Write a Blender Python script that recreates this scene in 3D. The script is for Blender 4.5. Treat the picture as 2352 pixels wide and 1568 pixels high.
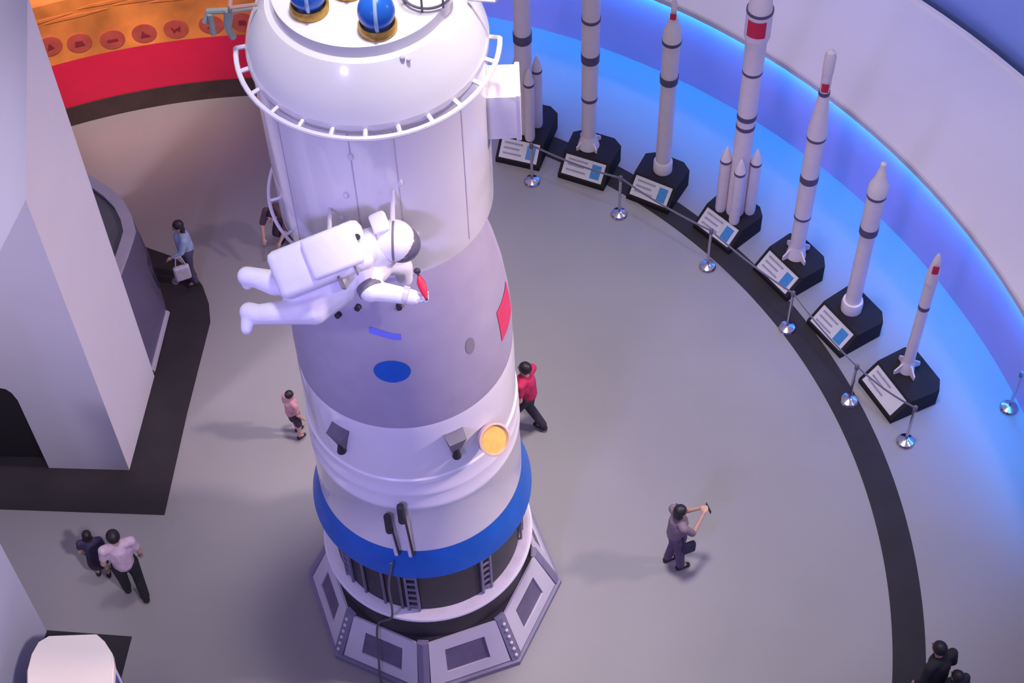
import bpy, bmesh, math, random
from mathutils import Vector, Matrix
random.seed(7)
PI = math.pi
for o in list(bpy.data.objects): bpy.data.objects.remove(o)
SC = bpy.context.scene
COL = SC.collection

# ------------------------------------------------------------------ camera
F_PX = 3962.1
PITCH = math.radians(53.99); ROLL = math.radians(-2.21)
CAM = Vector((1.2283, -11.70, 21.75))
FWD = Vector((0, math.cos(PITCH), -math.sin(PITCH)))
_R = Vector((1, 0, 0)); _U = Vector((0, math.sin(PITCH), math.cos(PITCH)))
RGT = math.cos(ROLL) * _R + math.sin(ROLL) * _U
UPV = -math.sin(ROLL) * _R + math.cos(ROLL) * _U
cd = bpy.data.cameras.new('camera'); co = bpy.data.objects.new('camera', cd); COL.objects.link(co)
cd.sensor_width = 36; cd.lens = F_PX / 2352 * 36; cd.clip_end = 200
co.matrix_world = Matrix(((RGT.x, UPV.x, -FWD.x, CAM.x), (RGT.y, UPV.y, -FWD.y, CAM.y), (RGT.z, UPV.z, -FWD.z, CAM.z), (0, 0, 0, 1)))
SC.camera = co

# ------------------------------------------------------------------ light and exposure
def lin(c):
    c = c / 255
    return c / 12.92 if c <= .04045 else ((c + .055) / 1.055) ** 2.4
def rgb(r, g, b): return (lin(r), lin(g), lin(b))
SC.view_settings.view_transform = 'Standard'; SC.view_settings.look = 'None'
SC.view_settings.gamma = 1; SC.view_settings.exposure = 0.0; SC.view_settings.use_curve_mapping = False
wd = bpy.data.worlds.new('hall_ambience'); SC.world = wd; wd.use_nodes = True
wb = wd.node_tree.nodes['Background']; wb.inputs[0].default_value = (.52, .47, .68, 1); wb.inputs[1].default_value = .60
def lamp(name, kind, loc, target, power, color, size=.5, angle=60, blend=.6):
    l = bpy.data.lights.new(name, kind); l.energy = power; l.color = color
    o = bpy.data.objects.new(name, l); COL.objects.link(o); o.location = loc
    o.rotation_euler = (Vector(target) - Vector(loc)).to_track_quat('-Z', 'Y').to_euler()
    if kind == 'AREA': l.shape = 'DISK'; l.size = size
    if kind == 'SPOT': l.shadow_soft_size = size; l.spot_size = math.radians(angle); l.spot_blend = blend
    return o
lamp('ceiling_lamp_pink', 'SPOT', (16.5, .2, 15), (0, 0, 5.0), 13500, (1.0, .76, .72), .9, 40, .9)
lamp('ceiling_lamp_violet', 'SPOT', (-6, -16, 17), (0, 0, 5.5), 7900, (.40, .34, 1.0), 1.2, 34, .9)
lamp('ceiling_lamp_white', 'SPOT', (2.0, 1.2, 30), (2.0, 1.2, 0), 24000, (1.0, .97, .90), 1.5, 29, .9)
lamp('ceiling_lamp_warm', 'SPOT', (-3.5, 1.5, 16), (-5.8, 10.6, 1.3), 15500, (1.0, .72, .60), .8, 25, 1.0)
lamp('ceiling_lamp_figure', 'SPOT', (5, -8, 20), (-.15, -1.2, 8.2), 2000, (1.0, .90, .88), .25, 7, .9)
lamp('tower_fill', 'SPOT', (-15, -9, 21), (-5.6, 3.0, 4.5), 12500, (.95, .84, 1.0), 1.0, 19, 1.0)  # unseen fill added to brighten the white tower's roof and left face
lamp('corner_fill', 'SPOT', (5, -11, 20), (-5.5, -1.0, 1.6), 10500, (.97, .90, 1.0), .6, 13, .9)  # unseen fill added to lift the corner tower's dark face
for k in range(7):      # unseen fill spots added above the broad ledge to brighten it
    a = math.radians(-10 + 15 * k)
    lamp('ledge_fill', 'SPOT', (-2.97 + 13.9 * math.cos(a), -.02 + 13.9 * math.sin(a), 8.2), (-2.97 + 13.4 * math.cos(a), -.02 + 13.4 * math.sin(a), 1.8), 235, (1.0, .88, .86), .3, 75, 1.0)

# ------------------------------------------------------------------ pixel helpers (2352 x 1568 frame)
def ray(px, py): return (FWD * F_PX + RGT * (px - 1176) + UPV * (784 - py)).normalized()
def W3(px, py, z=0.0):
    d = ray(px, py); return CAM + d * ((z - CAM.z) / d.z)
def P2(P):
    v = Vector(P) - CAM; k = v.dot(FWD)
    return (1176 + F_PX * v.dot(RGT) / k, 784 - F_PX * v.dot(UPV) / k, k)
def hgt(x, y, py):
    lo, hi = 0.0, 16.0
    for _ in range(40):
        m = (lo + hi) / 2
        if P2((x, y, m))[1] > py: lo = m
        else: hi = m
    return lo

# ------------------------------------------------------------------ materials
MATS = {}
def mat(name, col, rough=.5, metal=0.0, var=.06, scale=6.0, bump=0.0, emit=None, estr=0.0, coat=0.0, spec=.5):
    if name in MATS: return MATS[name]
    m = bpy.data.materials.new(name); m.use_nodes = True; nt = m.node_tree
    b = nt.nodes['Principled BSDF']
    b.inputs['Roughness'].default_value = rough; b.inputs['Metallic'].default_value = metal
    b.inputs['Coat Weight'].default_value = coat; b.inputs['Specular IOR Level'].default_value = spec
    tc = nt.nodes.new('ShaderNodeTexCoord'); nz = nt.nodes.new('ShaderNodeTexNoise')
    nz.inputs['Scale'].default_value = scale; nz.inputs['Detail'].default_value = 3
    nt.links.new(tc.outputs['Object'], nz.inputs['Vector'])
    cr = nt.nodes.new('ShaderNodeValToRGB')
    cr.color_ramp.elements[0].position = .3; cr.color_ramp.elements[1].position = .7
    cr.color_ramp.elements[0].color = (*[max(0, c * (1 - var)) for c in col], 1)
    cr.color_ramp.elements[1].color = (*[min(1, c * (1 + var)) for c in col], 1)
    nt.links.new(nz.outputs['Fac'], cr.inputs['Fac']); nt.links.new(cr.outputs['Color'], b.inputs['Base Color'])
    if bump:
        bp = nt.nodes.new('ShaderNodeBump'); bp.inputs['Strength'].default_value = bump; bp.inputs['Distance'].default_value = .01
        nt.links.new(nz.outputs['Fac'], bp.inputs['Height']); nt.links.new(bp.outputs['Normal'], b.inputs['Normal'])
    if emit:
        b.inputs['Emission Color'].default_value = (*emit, 1); b.inputs['Emission Strength'].default_value = estr
    MATS[name] = m
    return m
M_FLOOR = mat('polished_floor', rgb(148, 142, 147), .42, 0, .05, .45, spec=.35)
M_BLACK = mat('black_floor_paint', rgb(52, 48, 54), .75, 0, .1, 2, spec=.15)
M_WALLB = mat('periwinkle_wall', rgb(200, 178, 225), .55, 0, .04, .8)
M_LEDGE = mat('white_plaster', rgb(238, 226, 220), .6, 0, .02, 1)
M_TOWER = mat('tower_white', rgb(214, 210, 222), .55, 0, .02, 1)
M_WALLO = mat('outer_wall_blue_lit', rgb(160, 188, 255), .6, 0, .04, .8)  # blue light falling on the outer wall is partly put into its colour
M_LED = mat('blue_led_strip', (.02, .2, 1), .5, 0, 0, 1, emit=(.005, .31, 1.0), estr=75)
M_LED2 = mat('violet_led_strip', (.2, .2, 1), .5, 0, 0, 1, emit=(.14, .36, 1.0), estr=9)
M_WHITE = mat('glossy_white_paint', rgb(236, 232, 238), .22, 0, .015, 2, coat=.5)
M_TUBE = mat('white_tube', rgb(226, 220, 232), .35, 0, .02, 4)
M_GREYCAP = mat('silver_grey_shell', rgb(174, 166, 186), .55, .05, .05, 3)
M_SEAM = mat('seam_grey', rgb(196, 188, 208), .6)
M_BLUE = mat('blue_band_paint', rgb(28, 96, 190), .4, 0, .08, 3)
M_TANK = mat('tank_blue', rgb(30, 105, 215), .28, 0, .05, 3)
M_STRIPE = mat('stripe_pale_blue', rgb(170, 200, 245), .4)
M_GOLD = mat('gold_foil', rgb(205, 160, 80), .38, .5, .2, 18, .3)
M_DARK = mat('dark_shell', rgb(48, 44, 54), .55, 0, .15, 4)
M_MIDGREY = mat('mid_grey', rgb(110, 104, 120), .5, 0, .1, 6)
M_PANEL = mat('panel_lilac_white', rgb(206, 200, 214), .4, 0, .03, 3)
M_INSET = mat('panel_inset_slate', rgb(104, 95, 124), .45, 0, .12, 5)
M_STRIP = mat('strip_lilac_grey', rgb(128, 122, 150), .5, 0, .06, 6)
M_RED = mat('signal_red', rgb(214, 28, 70), .5, 0, .05, 2)
M_FLAGRED = mat('flag_red', rgb(224, 60, 100), .5, 0, .05, 4)
M_ORANGE = mat('mural_orange', rgb(216, 132, 62), .55, 0, .42, 1.1)
M_MEDAL = mat('medallion_maroon', rgb(178, 80, 66), .55, 0, .15, 6)
M_MEDALD = mat('medallion_relief_dark', rgb(134, 38, 52), .55, 0, .15, 6)
M_SKIRT = mat('brown_black_plinth', rgb(64, 48, 46), .6, 0, .2, 3)
M_ROCKET = mat('rocket_ivory', rgb(238, 224, 222), .4, 0, .03, 6)
M_RBAND = mat('rocket_dark_band', rgb(92, 80, 108), .5, 0, .1, 10)
M_PED = mat('pedestal_black', rgb(38, 34, 38), .7, 0, .1, 4, spec=.2)
M_SIGN = mat('sign_board_white', rgb(206, 200, 206), .4, 0, .03, 8)
M_SIGNB = mat('sign_print_blue', rgb(60, 130, 190), .4, 0, .1, 20)
M_SIGNG = mat('sign_print_grey', rgb(150, 146, 160), .5, 0, .1, 20)
M_CHROME = mat('chrome', rgb(205, 200, 215), .18, 1.0, .03, 10)
M_BELT = mat('barrier_belt', rgb(140, 134, 150), .6)
M_GLASS = mat('dark_glass_top', rgb(78, 76, 90), .15, 0, .1, 3, coat=.6)
M_KSIDE = mat('kiosk_side_slate', rgb(92, 86, 112), .45, 0, .06, 3)
M_KRIM = mat('kiosk_rim_grey', rgb(168, 160, 182), .45, 0, .04, 4)
M_KBLUE = mat('kiosk_blue_print', rgb(58, 72, 160), .4, 0, .35, 4)
M_CABLE = mat('cable_grey', rgb(92, 88, 100), .6)
M_SKIN = mat('skin', rgb(196, 152, 136), .55, 0, .04, 10)
M_HAIR = mat('black_hair', rgb(34, 24, 32), .5, 0, .2, 30)
M_EYE = mat('eye_dark', rgb(30, 24, 24), .2)
M_LIP = mat('lips', rgb(158, 84, 84), .5)
M_SUIT = mat('space_suit_white', rgb(232, 228, 238), .6, 0, .04, 8, .15)
M_VISOR = mat('visor_grey', rgb(120, 112, 130), .15, .4)
def cloth(n, r, g, b): return mat('cloth_' + n, rgb(r, g, b), .85, 0, .12, 14, .2)

# ------------------------------------------------------------------ mesh helpers
def tag(o, label, cat, group=None, kind=None):
    if label: o['label'] = label
    if cat: o['category'] = cat
    if group: o['group'] = group
    if kind: o['kind'] = kind
    return o
def finish(o, smooth=True, ang=35):
    if smooth:
        for p in o.data.polygons: p.use_smooth = True
        o.data.set_sharp_from_angle(angle=math.radians(ang))
    return o
def obj(name, vf, m, parent=None, smooth=True, ang=35):
    me = bpy.data.meshes.new(name); me.from_pydata([tuple(v) for v in vf[0]], [], vf[1]); me.update()
    bm = bmesh.new(); bm.from_mesh(me); bmesh.ops.recalc_face_normals(bm, faces=bm.faces); bm.to_mesh(me); bm.free()
    me.materials.append(m)
    o = bpy.data.objects.new(name, me); COL.objects.link(o); o.parent = parent
    return finish(o, smooth, ang)
def empty(name, loc, rz=0):
    o = bpy.data.objects.new(name, None); COL.objects.link(o); o.location = loc; o.rotation_euler = (0, 0, rz)
    o.empty_display_size = .2
    return o
def struct(name, vf, m, smooth=True):
    o = obj(name, vf, m, None, smooth); o['kind'] = 'structure'; return o
def join(*vfs):
    V, Fc = [], []
    for v, f in vfs:
        k = len(V); V += list(v); Fc += [tuple(i + k for i in q) for q in f]
    return V, Fc
def xf(vf, M): return [M @ Vector(v) for v in vf[0]], vf[1]
def shift(vf, d): d = Vector(d); return [Vector(v) + d for v in vf[0]], vf[1]
def lathe(prof, seg=64, cap=True, a0=0.0, a1=2 * PI):
    V, Fc = [], []; full = abs(a1 - a0 - 2 * PI) < 1e-6; n = seg if full else seg + 1
    for r, z in prof:
        for k in range(n):
            a = a0 + (a1 - a0) * k / seg; V.append((r * math.cos(a), r * math.sin(a), z))
    for i in range(len(prof) - 1):
        for k in range(seg):
            k2 = (k + 1) % n
            Fc.append((i * n + k, i * n + k2, (i + 1) * n + k2, (i + 1) * n + k))
    if cap and full:
        if prof[0][0] > 1e-6: Fc.append(tuple(reversed(range(n))))
        if prof[-1][0] > 1e-6: Fc.append(tuple(range((len(prof) - 1) * n, len(prof) * n)))
    return V, Fc
def ringsolid(prof, seg, a0, a1, c=(0, 0)):
    # closed profile (list of (r,z)) swept over an arc, end caps closed
    V, Fc = [], []; m = len(prof); full = abs(a1 - a0 - 2 * PI) < 1e-6; n = seg if full else seg + 1
    for k in range(n):
        a = a0 + (a1 - a0) * k / seg
        for r, z in prof: V.append((c[0] + r * math.cos(a), c[1] + r * math.sin(a), z))
    for k in range(seg):
        k2 = (k + 1) % n
        for i in range(m):
            j = (i + 1) % m; Fc.append((k * m + i, k2 * m + i, k2 * m + j, k * m + j))
    if not full: Fc += [tuple(range(m)), tuple(reversed(range(seg * m, seg * m + m)))]
    return V, Fc
def box(sx, sy, sz, c=(0, 0, 0), bev=0.0):
    bm = bmesh.new(); bmesh.ops.create_cube(bm, size=1)
    for v in bm.verts: v.co = Vector((v.co.x * sx + c[0], v.co.y * sy + c[1], v.co.z * sz + c[2]))
    if bev: bmesh.ops.bevel(bm, geom=bm.edges[:], offset=bev, segments=2, affect='EDGES', profile=.5)
    bm.verts.index_update(); r = [v.co.copy() for v in bm.verts], [tuple(v.index for v in f.verts) for f in bm.faces]
    bm.free(); return r
def prism(poly, z0, z1):
    n = len(poly); V = [(x, y, z0) for x, y in poly] + [(x, y, z1) for x, y in poly]
    return V, [tuple(reversed(range(n))), tuple(range(n, 2 * n))] + [(i, (i + 1) % n, n + (i + 1) % n, n + i) for i in range(n)]
def ball(c, r, seg=16, rings=10):
    if not hasattr(r, '__len__'): r = (r, r, r)
    V, Fc = [], []
    V.append((c[0], c[1], c[2] - r[2]))
    for i in range(1, rings):
        t = -PI / 2 + PI * i / rings
        for k in range(seg):
            a = 2 * PI * k / seg; V.append((c[0] + r[0] * math.cos(t) * math.cos(a), c[1] + r[1] * math.cos(t) * math.sin(a), c[2] + r[2] * math.sin(t)))
    V.append((c[0], c[1], c[2] + r[2])); e = len(V) - 1
    for k in range(seg): Fc.append((0, 1 + (k + 1) % seg, 1 + k)); Fc.append((e, e - seg + k, e - seg + (k + 1) % seg))
    for i in range(rings - 2):
        for k in range(seg):
            a = 1 + i * seg + k; b = 1 + i * seg + (k + 1) % seg; Fc.append((a, b, b + seg, a + seg))
    return V, Fc
def tube(pts, r, seg=8, closed=False):
    pts = [Vector(q) for q in pts]; n = len(pts); V, Fc = [], []
    rr = r if hasattr(r, '__len__') else [r] * n
    ref = None
    for i, q in enumerate(pts):
        a = pts[i - 1] if (i or closed) else q; b = pts[(i + 1) % n] if (i < n - 1 or closed) else q
        t = (b - a).normalized()
        if ref is None: ref = t.orthogonal().normalized()
        ref = (ref - t * ref.dot(t)).normalized(); s = t.cross(ref)
        for k in range(seg):
            w = 2 * PI * k / seg; V.append(q + (ref * math.cos(w) + s * math.sin(w)) * rr[i])
    for i in range(n if closed else n - 1):
        j = (i + 1) % n
        for k in range(seg):
            k2 = (k + 1) % seg; Fc.append((i * seg + k, i * seg + k2, j * seg + k2, j * seg + k))
    if not closed: Fc += [tuple(reversed(range(seg))), tuple(range((n - 1) * seg, n * seg))]
    return V, Fc
def circle(r, z, n=64, a0=0, a1=2 * PI, close=True):
    m = n if close else n + 1
    return [(r * math.cos(a0 + (a1 - a0) * k / n), r * math.sin(a0 + (a1 - a0) * k / n), z) for k in range(m)]
def capsule(p0, r0, p1, r1, seg=12):
    return join(tube([p0, p1], [r0, r1], seg), ball(p0, r0, seg, 8), ball(p1, r1, seg, 8))
def blob(name, vf, m, parent, voxel=.012, smooth=4):
    # overlapping volumes fused into one continuous skin
    me = bpy.data.meshes.new(name); me.from_pydata([tuple(v) for v in vf[0]], [], vf[1])
    t = bpy.data.objects.new('tmp', me); COL.objects.link(t)
    rm = t.modifiers.new('r', 'REMESH'); rm.mode = 'VOXEL'; rm.voxel_size = voxel
    sm = t.modifiers.new('s', 'SMOOTH'); sm.iterations = smooth; sm.factor = .5
    dg = bpy.context.evaluated_depsgraph_get(); out = bpy.data.meshes.new_from_object(t.evaluated_get(dg))
    bpy.data.objects.remove(t); bpy.data.meshes.remove(me)
    out.name = name; out.materials.clear(); out.materials.append(m)
    for p in out.polygons: p.use_smooth = True
    o = bpy.data.objects.new(name, out); COL.objects.link(o); o.parent = parent
    return o

# ------------------------------------------------------------------ hall shell
HC = (-2.97, -.02)                       # centre of the round hall
A0, A1 = 0.0, 2 * PI
struct('floor', shift(lathe([(0, 0), (17, 0), (17, -.3), (0, -.3)], 128, False), (HC[0], HC[1], 0)), M_FLOOR)
struct('trim_1', ringsolid([(9.35, .001), (9.80, .001), (9.80, .006), (9.35, .006)], 160, math.radians(-75), math.radians(66), HC), M_BLACK)
WR, WH = 12.08, 1.78
struct('wall_back', ringsolid([(WR, .0), (WR, WH), (WR + .12, WH), (WR + .12, 0)], 160, A0, A1, HC), M_WALLB)
struct('trim_2', ringsolid([(WR, WH), (WR - .12, WH), (WR - .12, WH - .08), (WR - .135, WH - .08), (WR - .135, WH + .02), (WR - .11, WH + .045), (14.5, WH + .045), (14.54, WH + .075), (14.62, WH + .075), (14.64, WH + .05), (14.64, WH)], 160, A0, A1, HC), M_LEDGE)
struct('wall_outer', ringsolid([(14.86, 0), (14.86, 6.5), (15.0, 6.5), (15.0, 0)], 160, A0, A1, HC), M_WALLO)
o = obj('light_strip', ringsolid([(WR - .117, WH - .006), (WR - .006, WH - .006), (WR - .006, WH - .002), (WR - .117, WH - .002)], 160, math.radians(5), math.radians(88), HC), M_LED)
tag(o, 'blue light strip under the ledge of the curved wall behind the rockets', 'light strip')
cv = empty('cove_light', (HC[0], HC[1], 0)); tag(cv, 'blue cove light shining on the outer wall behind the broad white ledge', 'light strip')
obj('housing', ringsolid([(14.40, 5.2), (14.40, 5.4), (14.44, 5.4), (14.44, 5.2)], 160, math.radians(-60), math.radians(88)), M_LEDGE, cv)
obj('glow_strip', ringsolid([(14.445, 5.21), (14.445, 5.39), (14.46, 5.39), (14.46, 5.21)], 160, math.radians(-60), math.radians(88)), M_LED2, cv)
obj('bracket_shelf', ringsolid([(14.40, 5.41), (14.40, 5.43), (14.85, 5.43), (14.85, 5.41)], 160, math.radians(-60), math.radians(88)), M_LEDGE, cv)

# ------------------------------------------------------------------ red mural wall
mu = empty('mural_wall', (HC[0], HC[1], 0)); tag(mu, 'curved red and orange mural wall with round medallions and dark plinth', 'mural')
ma0, ma1 = math.radians(78), math.radians(128); MR = 9.65
obj('plinth', ringsolid([(MR, 0), (MR, .42), (MR + .3, .42), (MR + .3, 0)], 60, ma0, ma1), M_SKIRT, mu)
obj('red_panel', ringsolid([(MR + .02, .42), (MR + .02, 1.43), (MR + .3, 1.43), (MR + .3, .42)], 60, ma0, ma1), M_RED, mu)
obj('orange_panel', ringsolid([(MR + .02, 1.43), (MR + .02, 2.72), (MR + .3, 2.72), (MR + .3, 1.43)], 60, ma0, ma1), M_ORANGE, mu)
def cylpt(px, py, R):
    d = ray(px, py); ox, oy = CAM.x - HC[0], CAM.y - HC[1]
    a = d.x ** 2 + d.y ** 2; b = 2 * (ox * d.x + oy * d.y); c = ox * ox + oy * oy - R * R
    return CAM + d * ((-b + math.sqrt(b * b - 4 * a * c)) / (2 * a))
def wallpatch(R, a_c, z_c, pts):           # flat relief on the inside of the curved mural, pts in metres
    V = []
    for dr in (0, -.015):
        for x, z in pts: a = a_c - x / R; V.append(((R + dr) * math.cos(a), (R + dr) * math.sin(a), z_c + z))
    n = len(pts)
    return V, [tuple(range(n)), tuple(range(n, 2 * n))] + [(i, (i + 1) % n, n + (i + 1) % n, n + i) for i in range(n)]
emb = [[(-.05, -.06), (.06, -.04), (.0, .07)], [(-.08, -.05), (.08, -.05), (.05, .05), (-.06, .06)], [(-.09, -.03), (.09, -.03), (.09, .02), (-.09, .02)],
       [(-.07, -.07), (-.02, .07), (.02, .0), (.09, -.06)], [(-.08, .06), (-.05, -.06), (0, .02), (.05, -.06), (.08, .06), (0, -.02)],
       [(-.07, -.06), (.07, -.06), (.02, .0), (0, .09), (-.02, .0)], [(-.06, -.04), (.07, -.05), (.06, .05), (-.05, .05)]]
for i, (px, py) in enumerate([(114, 106), (182, 98), (258, 90), (331, 76), (404, 66), (485, 56), (556, 50)]):
    q = cylpt(px, py, MR + .02); ac = math.atan2(q.y - HC[1], q.x - HC[0])
    md = obj('medallion', wallpatch(MR + .02, ac, q.z, [(.205 * math.cos(t * PI / 14), .205 * math.sin(t * PI / 14)) for t in range(28)]), M_MEDAL, mu)
    obj('relief', wallpatch(MR + .004, ac, q.z, emb[i]), M_MEDALD, md)
for k in range(5):       # painted streaks of light along the top of the mural
    a = math.radians(96 + k * 3.4)
    obj('streak', wallpatch(MR + .02, a, 2.35 + .07 * (k % 3), [(-.5, -.01), (.1, -.03), (.55, .02), (.1, .03), (-.3, .03)]), mat('mural_streak', rgb(200, 120, 60), .55, 0, .2, 3), mu)

# ------------------------------------------------------------------ spacecraft on its base
PROF_ORB = [(1.09, 8.30), (1.10, 8.34), (1.10, 10.44), (1.13, 10.47), (1.13, 10.54)]
PROF_CONE = [(1.13, 10.54), (1.10, 10.66), (1.05, 10.78), (.985, 10.91), (.90, 11.04), (.885, 11.06)]
PROF_RE = [(1.235, 5.80), (1.24, 5.86), (1.238, 6.25), (1.215, 6.60), (1.17, 6.98), (1.10, 7.35), (1.0, 7.72), (.90, 7.98), (.80, 8.14), (.70, 8.22)]
PROF_SV = [(1.235, 5.80), (1.25, 5.70), (1.255, 4.76), (1.275, 4.74), (1.28, 4.68), (1.262, 4.66), (1.266, 4.50), (1.285, 4.47), (1.285, 4.42), (1.268, 4.40), (1.272, 4.22), (1.29, 4.19), (1.29, 4.12), (1.275, 4.09), (1.295, 3.13)]
def rad(prof, z):
    for (r0, z0), (r1, z1) in zip(prof, prof[1:]):
        lo, hi = min(z0, z1), max(z0, z1)
        if lo <= z <= hi and hi > lo: return r0 + (r1 - r0) * (z - z0) / (z1 - z0)
    return prof[-1][0]
def patch(prof, ad0, ad1, z0, z1, off=.006, nu=14, nv=8, shape=None):
    V, Fc = [], []
    for j in range(nv + 1):
        for i in range(nu + 1):
            u, v = -1 + 2 * i / nu, -1 + 2 * j / nv
            if shape == 'ellipse': u *= math.sqrt(max(0, 1 - v * v * .98))
            elif shape == 'swoosh': v = v * .28 + .7 * (u * .6 - u ** 3 * .2) * -1
            a = math.radians((ad0 + ad1) / 2 + u * (ad1 - ad0) / 2); z = (z0 + z1) / 2 + v * (z1 - z0) / 2
            r = rad(prof, z) + off; V.append((r * math.cos(a), r * math.sin(a), z))
    for j in range(nv):
        for i in range(nu):
            k = j * (nu + 1) + i; Fc.append((k, k + 1, k + nu + 2, k + nu + 1))
    return V, Fc
sc = empty('spacecraft_model', (0, 0, 1.50))
tag(sc, 'tall upright white and grey spacecraft model with blue band', 'spacecraft')
def sp(name, vf, m, parent=None, **k):      # part of the spacecraft, given in world metres
    return obj(name, shift(vf, (0, 0, -1.50)), m, parent or sc, **k)
orb = sp('orbital_module', lathe(PROF_ORB, 96, False), M_WHITE)
sp('underside_cap', lathe([(1.09, 8.30), (.72, 8.24), (.66, 8.18)], 96, False), M_MIDGREY, orb)
for ad in (-99, -77.8, -40, -140, -10):
    a = math.radians(ad)
    sp('panel_seam', patch(PROF_ORB, ad - .3, ad + .3, 8.4, 10.4, .004, 2, 6), M_SEAM, orb)
for ad, z in ((-99, 10.1), (-104, 9.55), (-108, 9.2), (-77, 9.7), (-72, 8.9), (-112, 8.8)):
    a = math.radians(ad); sp('rivet_boss', ball((1.105 * math.cos(a), 1.105 * math.sin(a), z), (.03, .03, .045), 10, 6), M_TUBE, orb)
sp('shoulder_cone', lathe(PROF_CONE, 96, False), M_WHITE)
col = sp('collar', lathe([(.885, 11.05), (.83, 11.08), (.815, 11.19), (.79, 11.20), (0, 11.20)], 96, False), M_WHITE)
a = math.radians(-66)
sp('latch', join(ball((.9 * math.cos(a), .9 * math.sin(a), 11.05), .025, 8, 6), ball((.93 * math.cos(a + .05), .93 * math.sin(a + .05), 11.03), .02, 8, 6)), M_SEAM, col)
def railring(r, z, a0, a1, nposts, rb, closed, m=M_TUBE, tr=.02):
    o = sp('handrail', tube(circle(r, z, 96 if closed else 40, math.radians(a0), math.radians(a1), closed), tr, 8, closed), m)
    for k in range(nposts):
        a = math.radians(a0 + (a1 - a0) * (k + (0 if not closed else .5)) / (nposts if closed else nposts - 1))
        sp('rail_post', tube([(r * math.cos(a), r * math.sin(a), z), (rb * math.cos(a), rb * math.sin(a), z + .02)], tr * .9, 6), m, o)
    return o
railring(1.225, 10.47, 181, 359, 13, 1.11, False, M_TUBE, .025)
railring(1.20, 10.99, 118, 182, 4, .95, False, mat('tube_red_reflection', rgb(206, 160, 150), .35, .4), .02)  # reddish reflection of the mural wall put into this rail's colour
railring(1.20, 10.99, -4, 60, 4, .95, False, M_TUBE, .022)
railring(1.19, 8.50, 165, 262, 5, 1.08, False, M_TUBE, .018)
def tank(x, y, r, m, s=1.0):
    t = sp('gas_tank', ball((x, y, 11.24 + r * s), (r, r, r * 1.08), 32, 20), m)
    sp('cradle_ring', shift(lathe([(r * 1.04, 0), (r * 1.06, .06), (r * .96, .09), (r * .80, .07), (r * .80, 0)], 40, False), (x, y, 11.20)), M_GOLD, t)
    sp('tank_stripe', shift(tube([(.035 * math.cos(-1.5), -r * 1.02 * math.cos(w), r * 1.10 * math.sin(w)) for w in [-1.3 + 2.6 * k / 16 for k in range(17)]], .018, 8), (x, y, 11.24 + r * s)), M_STRIPE, t)
tank(.165, -.60, .165, M_TANK); tank(-.44, -.33, .165, M_TANK)
tank(-.10, -.10, .15, mat('tank_maroon', rgb(96, 50, 66), .35, 0, .06, 3)); tank(-.05, .5, .165, M_TANK)
g = sp('top_guard_rail', tube([(.60 + .22 * math.cos(t), -.20 + .22 * math.sin(t), 11.24) for t in [2 * PI * k / 32 for k in range(32)]], .014, 6, True), M_MIDGREY)
sp('upper_ring', tube([(.60 + .22 * math.cos(t), -.20 + .22 * math.sin(t), 11.62) for t in [2 * PI * k / 32 for k in range(32)]], .014, 6, True), M_MIDGREY, g)
for k in range(7):
    t = 2 * PI * k / 7; sp('rail_post', tube([(.60 + .22 * math.cos(t), -.20 + .22 * math.sin(t), 11.2), (.60 + .22 * math.cos(t), -.20 + .22 * math.sin(t), 11.62)], .011, 6), M_MIDGREY, g)
sbx = sp('folded_panel_box', box(.30, .44, .58, (1.215, -.02, 9.62), .012), M_WHITE)
sp('edge_strip', box(.05, .46, .62, (1.375, -.02, 9.62), .01), M_TUBE, sbx)
sp('antenna_arm', join(tube([(-1.03, .10, 10.86), (-1.2, .0, 10.92), (-1.42, .04, 10.88), (-1.46, .0, 10.78)], .03, 8), tube([(-1.22, .0, 10.92), (-1.26, -.02, 10.74), (-1.22, -.05, 10.62)], [.045, .04, .03], 8), tube([(-1.40, .0, 10.88), (-1.40, -.03, 10.66)], .028, 8)), mat('pale_green_arm', rgb(150, 158, 150), .5))
re_ = sp('reentry_module', lathe(PROF_RE, 96, False), M_GREYCAP)
sp('hatch_neck', lathe([(.70, 8.22), (.66, 8.32)], 64, False), M_DARK, re_)
sp('porthole', patch(PROF_RE, -102, -83, 6.66, 7.0, .006, 24, 16, 'ellipse'), M_BLUE, re_)
sp('blue_mark', patch(PROF_RE, -103, -86, 7.22, 7.52, .006, 20, 4, 'swoosh'), mat('mark_lavender_blue', rgb(120, 128, 240), .5), re_)
sp('flag_mark', patch(PROF_RE, -25, -3, 6.38, 6.88, .006, 20, 14), M_FLAGRED, re_)
sp('side_port', patch(PROF_RE, -52, -46, 6.72, 6.96, .005, 14, 10, 'ellipse'), mat('port_grey', rgb(140, 135, 145), .5), re_)
for ad, z in ((-109, 7.68), (-85, 7.72), (-121, 7.5)):
    a = math.radians(ad); r = rad(PROF_RE, z)
    sp('thruster_port', tube([(r * .98 * math.cos(a), r * .98 * math.sin(a), z), ((r + .05) * math.cos(a), (r + .05) * math.sin(a), z + .02)], .032, 12), M_DARK, re_)
sv = sp('service_module', lathe(PROF_SV, 96, False), M_WHITE)
sp('blue_band', lathe([(1.297, 3.14), (1.33, 3.02), (1.412, 2.70), (1.415, 2.66), (1.30, 2.64)], 96, False), M_BLUE)
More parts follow.
